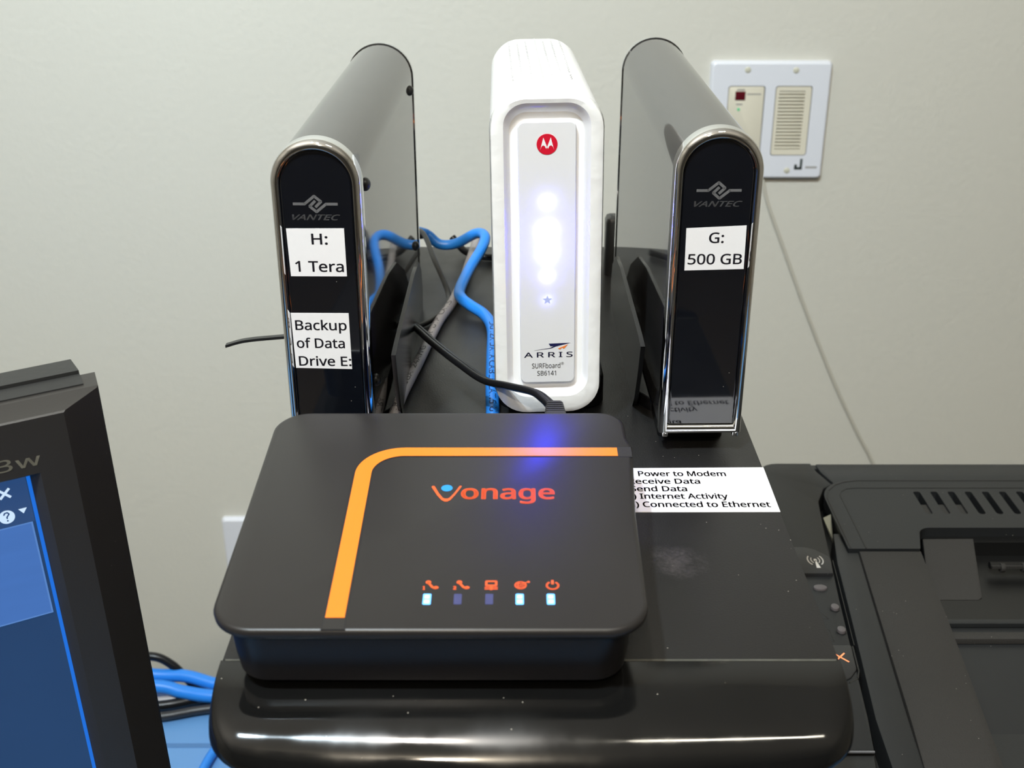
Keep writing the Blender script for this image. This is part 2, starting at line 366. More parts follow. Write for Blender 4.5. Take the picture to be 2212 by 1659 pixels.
# ------------------------------------------------------------------ room
WY = 1153.0
struct('wall_back', box(-1900, WY, -FZ, 2000, WY + 100, 1350), 'wall')
struct('wall_left', box(-2000, -2600, -FZ, -1900, WY + 100, 1350), 'roomwall')
struct('wall_right', box(2000, -2600, -FZ, 2100, WY + 100, 1350), 'roomwall')
struct('wall_front', box(-2000, -2700, -FZ, 2100, -2600, 1350), 'frontwall')
struct('floor', box(-2000, -2700, -FZ - 60, 2100, WY + 100, -FZ), 'floor')
struct('ceiling', box(-2000, -2700, 1350, 2100, WY + 100, 1400), 'ceiling')
struct('baseboard_back', slab([(-1900, -FZ), (2000, -FZ), (2000, -FZ + 90), (-1900, -FZ + 90)], WY, WY - 14, 4, 'xz'), 'ceiling')

# ------------------------------------------------------------------ desk
DZ = -365.0
desk = thing('desk', 'blue topped desk carrying the tower, the monitor and the printer', 'desk', (0, 300, -FZ))
part('desktop', slab(rrect(-1000, -60, 620, 757, 12), DZ - 28, DZ, 2), 'desk', desk, world=True)
part('seam', box(-1000, 685, DZ - .4, 620, 689.5, DZ + .25), 'desk_seam', desk, world=True, label='darker blue line across the desktop')
for lx in (-960, 580):
    for ly in (-20, 715):
        part('leg', box(lx - 22, ly - 22, -FZ, lx + 22, ly + 22, DZ - 28, 1), 'metal_leg', desk, world=True)

# ------------------------------------------------------------------ computer tower
tower = thing('computer_tower', 'black desktop computer tower with a glossy curved front edge, under the modem and drives', 'computer', (3, 500, DZ))
TX0, TX1 = -91.0, 102.8
part('case', box(TX0, 308.5, DZ + 6, TX1, 728, -0.0, 0.5), 'tower', tower, world=True)
for fx in (TX0 + 20, TX1 - 20):
    for fy in (330, 700): part('foot', slab(disc(fx, fy, 11, 20), DZ, DZ + 6.2, 0), 'rubber', tower, world=True)
def bezel():
    rings = []; x0, x1 = TX0 - .4, TX1 + .2; xs = [x0 + q for q in (0, .15, .6, 1.3, 2.4, 4, 6, 8.5, 11)]
    xs = xs + [xs[-1] + (x1 - x0 - 22) * k / 28 for k in range(1, 28)] + [x1 - q for q in (11, 8.5, 6, 4, 2.4, 1.3, .6, .15, 0)]
    for x in xs:
        u = abs(2 * (x - x0) / (x1 - x0) - 1); e = min(x - x0, x1 - x)
        yf = 271.5 + 6 * u ** 3; dk = 1 - .5 * u ** 4
        cr = 11.0
        if e < cr: yf += cr - math.sqrt(max(0, cr * cr - (cr - e) ** 2))
        yf = min(yf, 300); L_ = 308.2 - yf; prof = []
        for j in range(25):                               # slopes ever steeper forward of the crease
            a = R(90 * j / 24); t = math.sin(a); prof.append((308.2 - L_ * t, -.1 - 21 * dk * (1 - math.cos(a)) ** 1.02))
        prof += [(yf, -22.5 * dk), (yf + .8, -24 * dk), (yf + 2.4, -24.8 * dk), (308.2, -24.8 * dk)]
        rings.append([(x, y_, z_) for y_, z_ in prof])
    return loft(rings)
part('front_cap', bezel(), 'tower_gloss', tower, world=True, label='glossy black curved front cap', smooth=50)
front = fillet([(TX0 + 3, 308), (TX0 + 4, 291), (3.4, 279), (TX1 - 4, 291), (TX1 - 3, 308)], [0, 10, 300, 10, 0])
part('front_panel', slab(front, DZ + 10, -12.2, 0), 'tower_dark', tower, world=True)
part('drive_door', slab([(TX0 + 14, -62), (TX1 - 14, -62), (TX1 - 14, -30), (TX0 + 14, -30)], 288, 277, 1, 'xz'), 'tower_gloss', tower, world=True)
part('crease_line', box(TX0 + 1, 307.9, -.3, TX1 - 1, 308.6, 0.10, .04), 'crease', tower, world=True, label='worn bright line along the front crease')
lab = part('paper_label', slab([(40, 399.1), (102.7, 399.3), (103.0, 435.0), (42, 434.2)], 0, 0.22, 0), 'paper', tower, world=True, label='white paper strip listing the lamp meanings', smooth=0)
def lab_lines():
    f = lambda x, y: (x, y, .26)
    return join(put_text('Power to Modem', 51.1, 86.6, 427.5, 4.0, f, .03), put_text('Receive Data', 46.6, 75.3, 421.2, 4.0, f, .03),
                put_text('Send Data', 46.8, 69.3, 415.1, 4.0, f, .03), put_text(') Internet Activity', 47.4, 84.5, 409.2, 4.0, f, .03),
                put_text('n) Connected to Ethernet', 45.2, 99.9, 402.8, 4.0, f, .03))
def sub(name, geo_world, m, parent_obj, top, label=None, smooth=0):
    """a sub-part given in world mm below a part whose frame equals its top thing's frame"""
    inv = Matrix.LocRotScale(top.location, top.rotation_euler, (1, 1, 1)).inverted()
    g = ([tuple(inv @ (Vector((v[0], v[1], v[2] + FZ)) / 1000) * 1000) for v in geo_world[0]], geo_world[1])
    return part(name, g, m, parent_obj, smooth, label)
sub('lettering', lab_lines(), 'ink', lab, tower)

# ------------------------------------------------------------------ external hard drives
HW, HH, HL = 17.0, 128.0, 203.0
def arch(hw, h, z0=0.0, n=20, rb=0.0):
    p = [(-hw, z0), (-hw, h - hw)]
    p += [(hw * math.cos(R(180 - 180 * k / n)), h - hw + hw * math.sin(R(180 - 180 * k / n))) for k in range(1, n)]
    p += [(hw, h - hw), (hw, z0)]
    return p
def ring_y(p, y): return [(x, y, z) for x, z in p]
def drive(label, loc, rot):
    t = thing('external_hard_drive', label, 'hard drive', loc, rot, 'external hard drives on the tower')
    # gloss shell
    a0 = arch(HW - .5, HH - .5, 1.0)
    part('shell', loft([ring_y(a0, 5.5), ring_y(a0, HL - 4)]), 'shell', t, 40)
    # chrome front frame: outer barrel, two bevel facets, inner lip
    def ar(d, z0): return arch(HW - d, HH - d * 1.15, z0, 36)
    prof = [(0, 0, 7.5), (0, 0, 3.0), (.12, .1, 2.2), (.5, .3, 1.4), (1.1, .7, .75), (1.9, 1.2, .3), (2.5, 1.8, .15), (2.9, 2.6, .3), (3.2, 3.4, .8), (3.5, 3.9, 1.4), (3.8, 4.3, 2.6), (3.8, 4.3, 4)]
    part('front_frame', loft([ring_y(ar(d, z0), y) for d, z0, y in prof], cap0=False, cap1=False), 'chrome', t, 35, 'chrome rim around the front')
    part('face', loft([ring_y(arch(HW - 3.8, HH - 4.2, 4.3), 4.4), ring_y(arch(HW - 3.8, HH - 4.2, 4.3), 1.9), ring_y(arch(HW - 4.2, HH - 4.6, 4.7), 1.6)]), 'face', t, 12, 'mirror black front face')
    part('foot_bar', join(slab(rrect(-HW + 1.2, -1.2, -HW + 3.6, 2.6, .6), 5, .6, .3, 'xz'), slab(rrect(HW - 3.6, -1.2, HW - 1.2, 2.6, .6), 5, .6, .3, 'xz'),
                          slab([(-HW + 2, .6), (HW - 2, .6), (HW - 2, 2.4), (-HW + 2, 2.4)], 5, .4, .5, 'xz')), 'chrome', t, 30)
    b1 = arch(HW, HH, 0)
    part('rear_frame', loft([ring_y(b1, HL - 4.5), ring_y(b1, HL - 1), ring_y(arch(HW - 1, HH - 1, .5), HL)]), 'chrome', t, 30, 'thin chrome rim at the back')
    for yy in (16, 184):
        for zz in (24, 107): part('rubber_nub', dome((HW - .6, yy, zz), 2.7, 2.2, 'x'), 'rubber', t, 60)
    return t
def drive_logo(t, cx, cz, s):
    th = 1.9; polys = []
    def P(*pts): polys.append([(cx + x * s, cz + z * s) for x, z in pts])
    for sg in (1, -1):
        for q in stroke([(-8.4 * sg, 0), (-4.1 * sg, 0), (-.3 * sg, 3.1 * sg), (2.2 * sg, .95 * sg), (0.1 * sg, -1.15 * sg)], 1.05): P(*q)
    g = flat(polys, 1.62, 'xz', .05)
    tx = put_text('VANTEC', cx - 9.2 * s, cx + 9.3 * s, cz - 6.3 * s, 2.1 * s, lambda x, z: (x, 1.57, z), .025, 1.0, .35)
    part('brand_print', join(g, tx), 'logo_grey', t, 0, 'grey diamond mark and brand word')
def drive_label(t, quad, lines):
    l = part('paper_label', slab(quad, 1.62, 1.42, 0, 'xz'), 'paper', t, 0, 'white stick-on paper with black words')
    part('lettering', join(*[put_text(s, x0, x1, b, c, lambda x, z: (x, 1.38, z), .022) for s, x0, x1, b, c in lines]), 'ink', l, 0)
RX, RY, RZ = 78.3, 447, 9.0
dr = drive('black hard drive marked G: 500 GB, standing at the right of the tower top', (RX, RY, RZ), (1.1, 0, 1.07))
k = lambda x, z: (x - RX, z - RZ)
drive_logo(dr, .35, 113.3 - RZ - .2, 1.0)
drive_label(dr, [k(67.4, 81.0), k(90.6, 81.5), k(90.3, 99.2), k(67.1, 98.2)], [('G:', -2.2, 3.6, 92.3 - RZ, 4.1), ('500 GB', -9.9, 11.3, 83.6 - RZ, 4.1)])
LX, LY, LZ = -73.0, 438, 7.0
dl = drive('black hard drive marked H: 1 Tera with two paper labels, at the left', (LX, LY, LZ), (1.25, 0, -1.4))
q = .98
def kl(x, z): return (x * q - LX, 235 - (235 - z) * q - LZ)
drive_logo(dl, -75.0 * q - LX, kl(0, 107.9)[1], .98)
drive_label(dl, [kl(-86.6, 78.6), kl(-64.6, 78.7), kl(-64.6, 98.3), kl(-87.0, 98.1)], [('H:', kl(-77.5, 0)[0], kl(-71.2, 0)[0], kl(0, 91.8)[1], 4.2), ('1 Tera', kl(-84.6, 0)[0], kl(-65.6, 0)[0], kl(0, 80.6)[1], 4.2)])
drive_label(dl, [kl(-87.7, 39.0), kl(-64.9, 38.7), kl(-64.9, 63.1), kl(-88.0, 63.0)],
            [('Backup', kl(-86.6, 0)[0], kl(-66.0, 0)[0], kl(0, 55.8)[1], 4.0), ('of Data', kl(-86.6, 0)[0], kl(-67.2, 0)[0], kl(0, 48.0)[1], 4.0), ('Drive E:', kl(-86.3, 0)[0], kl(-65.0, 0)[0], kl(0, 40.1)[1], 4.0)])
def stand(label, cx, y0, zt, side):
    t = thing('drive_stand', label, 'stand', (cx, y0 + 60, 0), (0, 0, 0), 'cradles under the hard drives')
    part('foot_plate', slab(rrect(cx - 14, y0 + 20, cx + 14, y0 + 190, 4), .1, zt, .6), 'stand', t, world=True)
    for s in (-1, 1):
        xi = cx + s * (HW + 2.2)
        if s != side: continue
        hk = 1.0
        # fin: sloped front edge, level top narrowing to a point at the back
        prof = [(y0 + 52, 0), (y0 + 40, 10), (y0 + 22, 30), (y0 + 8, 47.5), (y0 + 20, 48), (y0 + 70, 46.5), (y0 + 112, 45.5), (y0 + 140, 42), (y0 + 163, 30), (y0 + 178, 14), (y0 + 185, 0)]
        a = [(xi + s * (1.2 + 2.5 * z / 48), y, z * hk) for y, z in prof]; b = [(xi + s * (3.0 + 2.5 * z / 48), y, z * hk) for y, z in prof]
        part('fin', loft([a, b]), 'stand', t, 40, world=True)
        part('foot_block', slab(fillet([(cx + s * 13, y0 + 44), (cx + s * 21.5, y0 + 58), (cx + s * 21.5, y0 + 150), (cx + s * 13, y0 + 180)], [1, 4, 4, 1]), .1, zt - 2, 1.2), 'stand', t, world=True)
    return t
stand('black plastic cradle with pointed fins under the drive marked G:', RX - 1.5, RY - 5, 8.0, -1)
stand('black plastic cradle with pointed fins under the drive marked H:', LX + 2.0, LY - 5, 6.0, 1)

# ------------------------------------------------------------------ cable modem
mo = thing('cable_modem', 'white upright cable modem with glowing blue lamps in its front', 'modem', (15.4, 466, 9.5), (.8, -.85, 1.25))
MW, MH = 45.0, 136.5
def rr_y(x0, z0, x1, z1, r, y, n=9): return [(x, y, z) for x, z in rrect(x0, z0, x1, z1, r, n)]
h = MW / 2
part('body', loft([rr_y(-h + 4.5, 3, h - 4.5, MH - 3, 12, 136), rr_y(-h + 2.4, 1, h - 2.4, MH - 1, 13, 133), rr_y(-h + 1.7, .5, h - 1.7, MH - .6, 13.5, 128), rr_y(-h + .2, 0, h - .2, MH, 13.5, 8), rr_y(-h + .2, 0, h - .2, MH, 13.5, 4.2)]), 'white', mo, 40)
part('front_rim', loft([rr_y(-h + .1, 0, h - .1, MH, 13.5, 4.4), rr_y(-h, 0, h, MH, 13.5, 3.2), rr_y(-h + .6, .6, h - .6, MH - .6, 13, 1.0), rr_y(-h + 2.6, 2.8, h - 2.6, MH - 1.8, 11.5, 0),
                        rr_y(-h + 5.4, 8.2, h - 5.4, MH - 3.4, 9, .3)], cap0=False, cap1=False), 'film', mo, 40, 'rim still wrapped in clear protective film')
part('recess', loft([rr_y(-h + 5.4, 8.2, h - 5.4, MH - 3.4, 9, .3), rr_y(-h + 6.6, 9.8, h - 6.6, MH - 5.5, 8, 1.6), rr_y(-h + 8.6, 11.8, h - 8.6, MH - 9, 6.5, 6.0), rr_y(-h + 9.6, 12.6, h - 9.6, MH - 10, 6, 6.4)], cap0=False, cap1=True), 'recess', mo, 40)
PX0, PX1, PZ0, PZ1 = -11.45, 11.45, 14.2, 125.6
pl = part('front_plate', loft([rr_y(PX0, PZ0, PX1, PZ1, 2.6, 6.0), rr_y(PX0, PZ0, PX1, PZ1, 2.6, 2.1), rr_y(PX0 + .35, PZ0 + .35, PX1 - .35, PZ1 - .35, 2.3, 1.6)], cap0=False), 'milky', mo, 40, 'milky plate with the lamps shining through')
for z, s_ in ((93.6, .8), (81.7, 2.6), (72.4, 2.6), (62.5, .75), (51.8, .16)):
    o = part('status_lamp', slab(disc(0, z, .9, 12), 3.7, 3.35, 0, 'xz'), 'led_src', mo, 0)
    mm = M['led_src'].copy(); mm.name = 'modem_led_%d' % int(z); mm.node_tree.nodes['Principled BSDF'].inputs['Emission Strength'].default_value = 480 * s_
    o.data.materials[0] = mm
part('lamp_board', slab(rrect(PX0 + .8, PZ0 + .8, PX1 - .8, PZ1 - .8, 2), 6.2, 3.75, 0, 'xz'), 'rubber', mo, 0)  # unseen black sheet, added to stop lamp light bouncing behind the plate
M['lamp_hot'] = mat('lamp_glow_bright', (0.6, 0.7, 1.0), 0.4, emit=(0.012, 0.014, 1.0), estr=215)
M['lamp_small'] = mat('lamp_glow_small', (0.6, 0.7, 1.0), 0.4, emit=(0.09, 0.12, 1.0), estr=12)
M['lamp_off'] = mat('lamp_tinted', (0.50, 0.56, 0.92), 0.3, var=0.02)
for z, r_, m_ in ((93.6, 1.3, 'lamp_small'), (81.9, 2.9, 'lamp_hot'), (72.2, 2.9, 'lamp_hot'), (62.5, 1.3, 'lamp_small')):
    part('lamp_lens', slab(disc(0, z, r_, 28), 1.7, 1.5, .05, 'xz'), m_, pl, 0)
part('lamp_lens', slab([(2.0 * math.cos(R(90 + 36 * i)) * (1 if i % 2 == 0 else .45), 51.8 + 2.0 * math.sin(R(90 + 36 * i)) * (1 if i % 2 == 0 else .45)) for i in range(10)], 1.7, 1.5, 0, 'xz'), 'lamp_off', pl, 0, 'unlit pale blue star')
fp = lambda x, z: (x, 1.5, z)
em = part('emblem', slab(disc(0, 116.8, 4.1, 40), 1.6, 1.45, 0, 'xz'), 'red', pl, 0, 'round red badge with white winged M')
def batwing():
    L_ = [(-2.75, 114.4), (-1.45, 119.5), (0, 115.7), (-.35, 115.0), (-.9, 116.1), (-1.6, 116.4), (-2.3, 115.8)]
    Rr = [(-x, z) for x, z in L_]
    return flat([L_, Rr], 1.43, 'xz', .04)
part('emblem_mark', batwing(), 'paper', pl, 0)
part('brand_word', join(put_text('ARRIS', -9.9, 10.6, 26.0, 2.3, fp, .012, 1.35)), 'navy', pl, 0)
part('swoosh', flat([[(-5.6, 29.2), (1.0, 30.2), (2.6, 31.0), (1.2, 31.0), (.5, 32.2), (9.6, 32.4), (3.6, 30.9), (1.5, 30.0)]], 1.55, 'xz', .05), 'navy', pl, 0, 'dark blue swoosh')
part('swoosh_tip', flat([[(4.4, 29.9), (8.6, 31.7), (6.9, 29.7), (6.1, 30.3), (5.3, 29.4)]], 1.55, 'xz', .05), 'orange_small', pl, 0, 'orange tip of the swoosh')
part('model_print', join(put_text('SURFboard', -6.6, 5.4, 21.0, 2.2, fp, .008), put_text('®', 5.7, 6.9, 22.4, 1.2, fp, 0), put_text('SB6141', -4.4, 3.6, 17.6, 2.1, fp, .008)), 'text_grey', pl, 0)
vents = []
for xx in (-12.5, -8.6, -4.7, 3.6, 7.5, 11.4):
    for j in range(24):
        y = 30 + j * 3.9
        if (j * 7 + int(xx * 3)) % 5 == 0 and j < 4: continue
        vents.append(slab(rrect(xx - .38, y, xx + .38, y + 1.5, .3, 2), MH - .28, MH + .03 - (.35 if abs(xx) > 10 else 0) * .1, 0))
vo = part('vent_holes', join(*vents), 'vent', mo, 0); vo['kind'] = 'stuff'
part('top_seam', box(-.3, 12, MH - .2, .3, 128, MH + .02), 'vent', mo, 0)
ms = part('foot', slab(rrect(-21, 24, 27, 118, 10), -9.3, 3.5, 1.5), 'stand', mo, 40, 'black foot under the modem')
part('rear_jack_panel', slab(rrect(-13, 14, 13, 122, 4), 135.5, 136.6, .3, 'xz'), 'rubber', mo, 30)

# ------------------------------------------------------------------ phone adapter (front box)
va = thing('phone_adapter', 'flat dark grey internet phone adapter with an orange stripe, in front', 'router', (-24.6, 288, 2.2), (4.7, 0, 0))
LT = 24.8
lidp = fillet([(-64.3, .6), (65.0, .6), (65.6, 60), (68.2, 101), (66.8, 106.5), (66.4, 125.2), (-63.6, 125.2), (-63.8, 60)], [13, 13, 0, 2.5, 2.5, 12, 13, 0], 10)
basep = fillet([(-60.8, 4.5), (60.6, 4.5), (63.4, 121), (-60.2, 121)], [12, 12, 10, 11], 10)
lowp = inset(basep, 2.5)
r3 = lambda p, z: [(x, y, z) for x, y in ccw(p)]
part('base', loft([r3(lowp, 0.3), r3(inset(basep, 1.6), .8), r3(inset(basep, .9), 6), r3(basep, 18.6), r3(inset(basep, .1), 19.6), r3(inset(basep, .9), 20.0), r3(inset(basep, 2.0), 20.0), r3(inset(basep, 2.0), 22)]), 'base', va, 35)
part('lid', loft([r3(inset(lidp, 2.4), 20.9), r3(inset(lidp, .9), 21.0), r3(inset(lidp, .15), 21.9), r3(lidp, 23.2), r3(inset(lidp, .3), 24.1), r3(inset(lidp, .9), 24.6), r3(inset(lidp, 1.8), LT)]), 'lid', va, 50, 'dark grey satin lid')
def strip_poly(xo, xi, yo, yi, y_start, x_end, ro, ri):
    """L-shaped band: up the left, round the corner, along to the right"""
    outer = [(xo, y_start)] + [(xo + ro - ro * math.cos(R(a)), yo - ro + ro * math.sin(R(a))) for a in range(0, 91, 6)] + [(x_end, yo)]
    inner = [(x_end, yi)] + [(xi + ri - ri * math.cos(R(a)), yi - ri + ri * math.sin(R(a))) for a in range(90, -1, -6)] + [(xi, y_start)]
    V, F = [], []; n = len(outer); inner = inner[::-1]
    for p in outer: V.append(p)
    for p in inner: V.append(p)
    for i in range(n - 1): F.append((i, n + i, n + i + 1, i + 1))
    return V, F
def strip(z0, z1, *a):
    V, F = strip_poly(*a); n = len(V); V3 = [(x, y, z1) for x, y in V] + [(x, y, z0) for x, y in V]
    m = n // 2; F3 = list(F); loop = list(range(m)) + list(range(n - 1, m - 1, -1))
    for i in range(n): F3.append((loop[i - 1], loop[i], loop[i] + n, loop[i - 1] + n))
    return V3, F3
gv = part('channel', strip(LT - .3, LT + .04, -30.7, -23.6, 100.0, 93.2, .9, 67.4, 17.2, 10.2), 'lid_groove', va, 0, 'thin dark channel around the stripe')
part('channel_floor', strip(LT - .3, LT + .09, -30.2, -24.1, 99.5, 93.7, 1.2, 67.2, 16.7, 10.7), 'lid', va, 0)
part('stripe', strip(LT - .3, LT + .22, -30.0, -24.3, 99.3, 93.9, 6.1, 62.3, 16.5, 10.9), 'orange', va, 0, 'bright orange corner stripe')
fv = lambda x, y: (x, y, LT + .08)
def vlogo():
    o = [(-2.6, 74.9), (-1.9, 74.9), (-.2, 70.6), (1.2, 67.9), (1.9, 67.3), (2.9, 67.3), (3.6, 67.9), (5.0, 70.6), (6.7, 74.9), (7.4, 75.0), (7.3, 74.2), (5.3, 69.3), (3.9, 66.5), (2.9, 65.6), (1.9, 65.6), (.9, 66.5), (-.7, 69.2), (-2.9, 74.3)]
    return [(x, y, LT + .08) for x, y in o], [tuple(range(len(o)))]
part('brand_word', join(vlogo(), put_text('onage', 7.3, 39.1, 67.2, 8.0, fv, .035)), 'orange_txt', va, 0, 'orange brand word')
part('brand_dot', flat([disc(2.4, 73.6, 1.95, 28)], LT + .02, 'xy', .06), 'bluedot', va, 0, 'blue dot over the V')
def icon(n, x, y):
    P = []
    if n in (1, 2):
        P += stroke([(x - .5, y + 1.6), (x - .2, y + .9), (x + .9, y - .9), (x + 1.9, y - 1.5)], .75) + [disc(x - .4, y + 1.45, .85, 14), disc(x + 2.0, y - 1.1, .8, 14, .65)]
        if n == 1: P += stroke([(x - 1.9, y - .8), (x - 1.6, y - .5), (x - 1.6, y - 2.0)], .35) + stroke([(x - 1.9, y - 2.0), (x - 1.3, y - 2.0)], .3)
        else: P += stroke([(x - 2.1, y - .7), (x - 1.5, y - .6), (x - 1.4, y - 1.1), (x - 2.1, y - 1.9), (x - 1.3, y - 1.9)], .35)
    if n == 3: P += stroke([(x - 1.5, y - .1), (x + 1.5, y - .1), (x + 1.5, y + 1.9), (x - 1.5, y + 1.9)], .7, True) + stroke([(x - 1.9, y - 1.0), (x + 1.9, y - 1.0)], .4) + stroke([(x - 1.9, y - 1.8), (x + 1.9, y - 1.8)], .4) + stroke([(x, y - .2), (x, y - 2.1)], .8)
    if n == 4: P += stroke(arc(x - .2, y, 1.65, 0, 360, 24), .45) + stroke([(x - 1.6, y + .5), (x + .9, y + 1.0)], .35) + stroke([(x - 1.7, y - .4), (x + 1.3, y + .3)], .35) + stroke([(x - 1.2, y - 1.1), (x + 1.2, y - .6)], .35) + stroke(arc(x - .2, y, .8, 70, 250, 10, 1.6), .3) + stroke([(x + 1.0, y + 1.1), (x + 2.1, y + 1.6)], .3) + [disc(x + 2.2, y + 1.6, .45, 12)]
    if n == 5: P += stroke(arc(x, y - .2, 1.75, 125, 415, 24), .62) + stroke([(x, y + .5), (x, y + 2.2)], .8)
    return flat(P, LT + .02, 'xy', .06)
for n, (x, y) in enumerate(((-.4, 21.2), (9.0, 21.2), (18.3, 21.2), (27.4, 21.2), (36.9, 21.3)), 1):
    part('icon', icon(n, x, y), 'orange_txt', va, 0, ['telephone handset symbol 1', 'telephone handset symbol 2', 'computer symbol', 'globe symbol', 'power symbol'][n - 1])
for n, (x, lit) in enumerate(((-.8, 1), (8.4, 0), (17.8, 0), (26.9, 1), (36.2, 1))):
    o = part('lamp_window', slab(rrect(x - 1.2, 12.2, x + 1.2, 17.1, .35, 3), LT - .3, LT + .1, .05), 'led_on' if lit else 'led_off', va, 0, 'lit blue window' if lit else 'unlit window')
    if lit: part('lamp_core', flat([rrect(x - .75, 14.9, x + .75, 16.5, .4, 3), rrect(x - .8, 12.7, x + .8, 14.3, .4, 3)], LT + .1, 'xy', .03), 'led_core', o, 0)
for fx in (-48, 48):
    for fy in (18, 108): part('rubber_foot', slab(disc(fx, fy, 5, 16), -.6 if fy < 50 else -1.5, .4, 0), 'rubber', va, 0)
part('socket_panel', slab(rrect(-50, 5, 52, 17, 1), 120.2, 121.6, .2, 'xz'), 'rubber', va, 0)

# ------------------------------------------------------------------ cables on the tower
def text_on_tube(s, path, fr, i0, length, r, w, ang, bold=.01, flip=1, shift=0):
    """wrap a text around a tube, its reading direction along the tube from node i0"""
    acc = [0.0]
    for i in range(i0, len(path) - 1): acc.append(acc[-1] + (path[i + 1] - path[i]).length)
    V, F = text2d(s, bold); W = max(v[0] for v in V); bm = bmesh.new()
    out = []
    for x, y in V:
        u = x / W * length + shift; v = (y - .5) * w * flip
        j = 0
        while j < len(acc) - 2 and acc[j + 1] < u: j += 1
        t = (u - acc[j]) / max(1e-6, acc[j + 1] - acc[j]); p = path[i0 + j].lerp(path[i0 + j + 1], t); T, N_, B = fr[i0 + j]
        N_ = (Vector((0, 0, 1)) - T * T.z).normalized(); B = T.cross(N_)
        a = ang + v / r; out.append(tuple(p + (N_ * math.cos(a) + B * math.sin(a)) * (r + .05)))
    bm.free(); return out, F
# blue ethernet cable
c1 = thing('ethernet_cable', 'blue ethernet cable winding over the tower top between the drive and the modem', 'cable', (-20, 640, 3))
bp_ = [(-92, 747, -355), (-90, 746, -160), (-88, 744, -30), (-84, 738, 4), (-78, 722, 16), (-56.2, 703, 17.4), (-50.8, 702, 15.6), (-43.8, 700, 10.6), (-33.9, 699, 11.4), (-21.5, 693, 19.5), (-16.0, 684, 20.5), (-17.7, 672, 17.0), (-24.6, 649, 11.5), (-28.8, 624, 8.4), (-27.0, 613, 7.6), (-22.3, 607, 6.0), (-14.6, 598, 4.0), (-10.2, 580, 3.3), (-9.6, 545, 3.3), (-9.3, 510, 3.3), (-8.4, 470, 3.3), (-9, 432, 3.3), (-9, 400, 3.3)]
part('jacket', tube(bp_, 3.1, 16, 8), 'blue_cable', c1, world=True, smooth=60)
pth = smoothpath(bp_, 8); frm = frames(pth)
i0 = min(range(len(pth)), key=lambda i: (pth[i] - Vector((-10.2, 582, 3.3))).length)
part('lettering', text_on_tube('DU12X DATA CABLE CAT.5 U', pth, frm, i0, 108, 3.1, 3.1, R(-2), .03, flip=-1), 'cable_ink', c1, 0, world=True)
# grey ethernet cable
c2 = thing('ethernet_cable', 'grey ethernet cable running straight toward the back of the tower top', 'cable', (-38, 590, 3))
gp_ = [(-54, 400, 2.8), (-53.5, 440, 2.8), (-52.6, 470, 2.8), (-50.3, 500, 2.8), (-45.3, 538.5, 2.8), (-41.6, 570, 2.8), (-38.2, 594.2, 2.8), (-33.6, 616, 2.8), (-30.3, 640, 2.8), (-27.9, 660, 2.8), (-26.0, 685, 2.8), (-23.5, 712, 4.2), (-22, 735, 2), (-22, 748, -30), (-24, 750, -120), (-24, 750, -355)]
part('jacket', tube(gp_, 2.6, 14, 8), 'grey_cable', c2, world=True, smooth=60)
pg = smoothpath(gp_, 8); fg = frames(pg); i1 = min(range(len(pg)), key=lambda i: (pg[i] - Vector((-52, 478, 2.8))).length)
part('lettering', text_on_tube('TRAL  VEGA  24AWG  4PR  UTP  CAT.5', pg, fg, i1, 140, 2.6, 2.6, R(-5), .01, flip=-1), 'grey_ink', c2, 0, world=True)
# twin power cord with its ribbed plug
c3 = thing('power_cord', 'black twin power cord curving into the back of the phone adapter', 'cord', (0, 470, 18))
tp = [(-66, 566, 8), (-58, 563, 11), (-50, 560, 13.2), (-44, 545, 15.5), (-38.5, 530, 17.2), (-30, 508, 20), (-22.6, 492, 21.4), (-11.5, 473, 22), (-1.2, 458, 26.2), (9, 447, 28.5), (13.6, 440, 28.2), (16.5, 433, 28)]
a_ = smoothpath(tp, 8); fa = frames(a_)
for s in (-1, 1):
    part('wire', tube([p + (fa[i][2] * .80 * s + fa[i][1] * .55 * s) * 1.55 for i, p in enumerate(a_)], 1.55, 12, raw=True), 'black_cord', c3, world=True, smooth=60)
pm = Matrix.Translation((16.8, 0, 26.5)) @ Matrix.Rotation(R(4.7), 4, 'X')
part('plug', slab(rrect(-4.2, -3.6, 4.2, 3.6, 1.2), 417, 425, .6, 'xz'), 'rubber', c3, world=True, mx=Matrix.Translation((17, 0, 27.5)))
for j in range(5):
    part('plug_rib', slab(rrect(-4.1 + j * .15, -3.4 + j * .2, 4.1 - j * .15, 3.4 - j * .2, 1.2), 425.3 + j * 2.0, 426.6 + j * 2.0, .2, 'xz'), 'rubber', c3, world=True, mx=Matrix.Translation((17, 0, 27.5 + j * .1)))
part('plug_core', slab(rrect(-3.1, -2.4, 3.1, 2.4, 1), 424, 436, .3, 'xz'), 'black_cord', c3, world=True, mx=Matrix.Translation((17, 0, 27.7)))
# thin black lead looping out from behind the left drive
c4 = thing('thin_lead', 'thin black lead looping from behind the left drive down under the grey cable', 'cord', (-44, 650, 8))
part('wire', tube([(-62, 712, 6), (-58, 704, 17), (-54.6, 697, 19.5), (-50.5, 684, 18.5), (-44.6, 660, 14), (-38.2, 643, 6.5), (-35.3, 632, 2.2), (-35.5, 620, 1.9), (-39, 606, 1.9), (-44, 594, 1.9), (-50, 586.7, 1.9), (-56, 584, 1.9)], 1.5, 12), 'rubber', c4, world=True, smooth=60)
part('strain_knob', dome((-55.3, 697.5, 15.5), 2.9, 4.2, 'z'), 'rubber', c4, world=True, smooth=60)
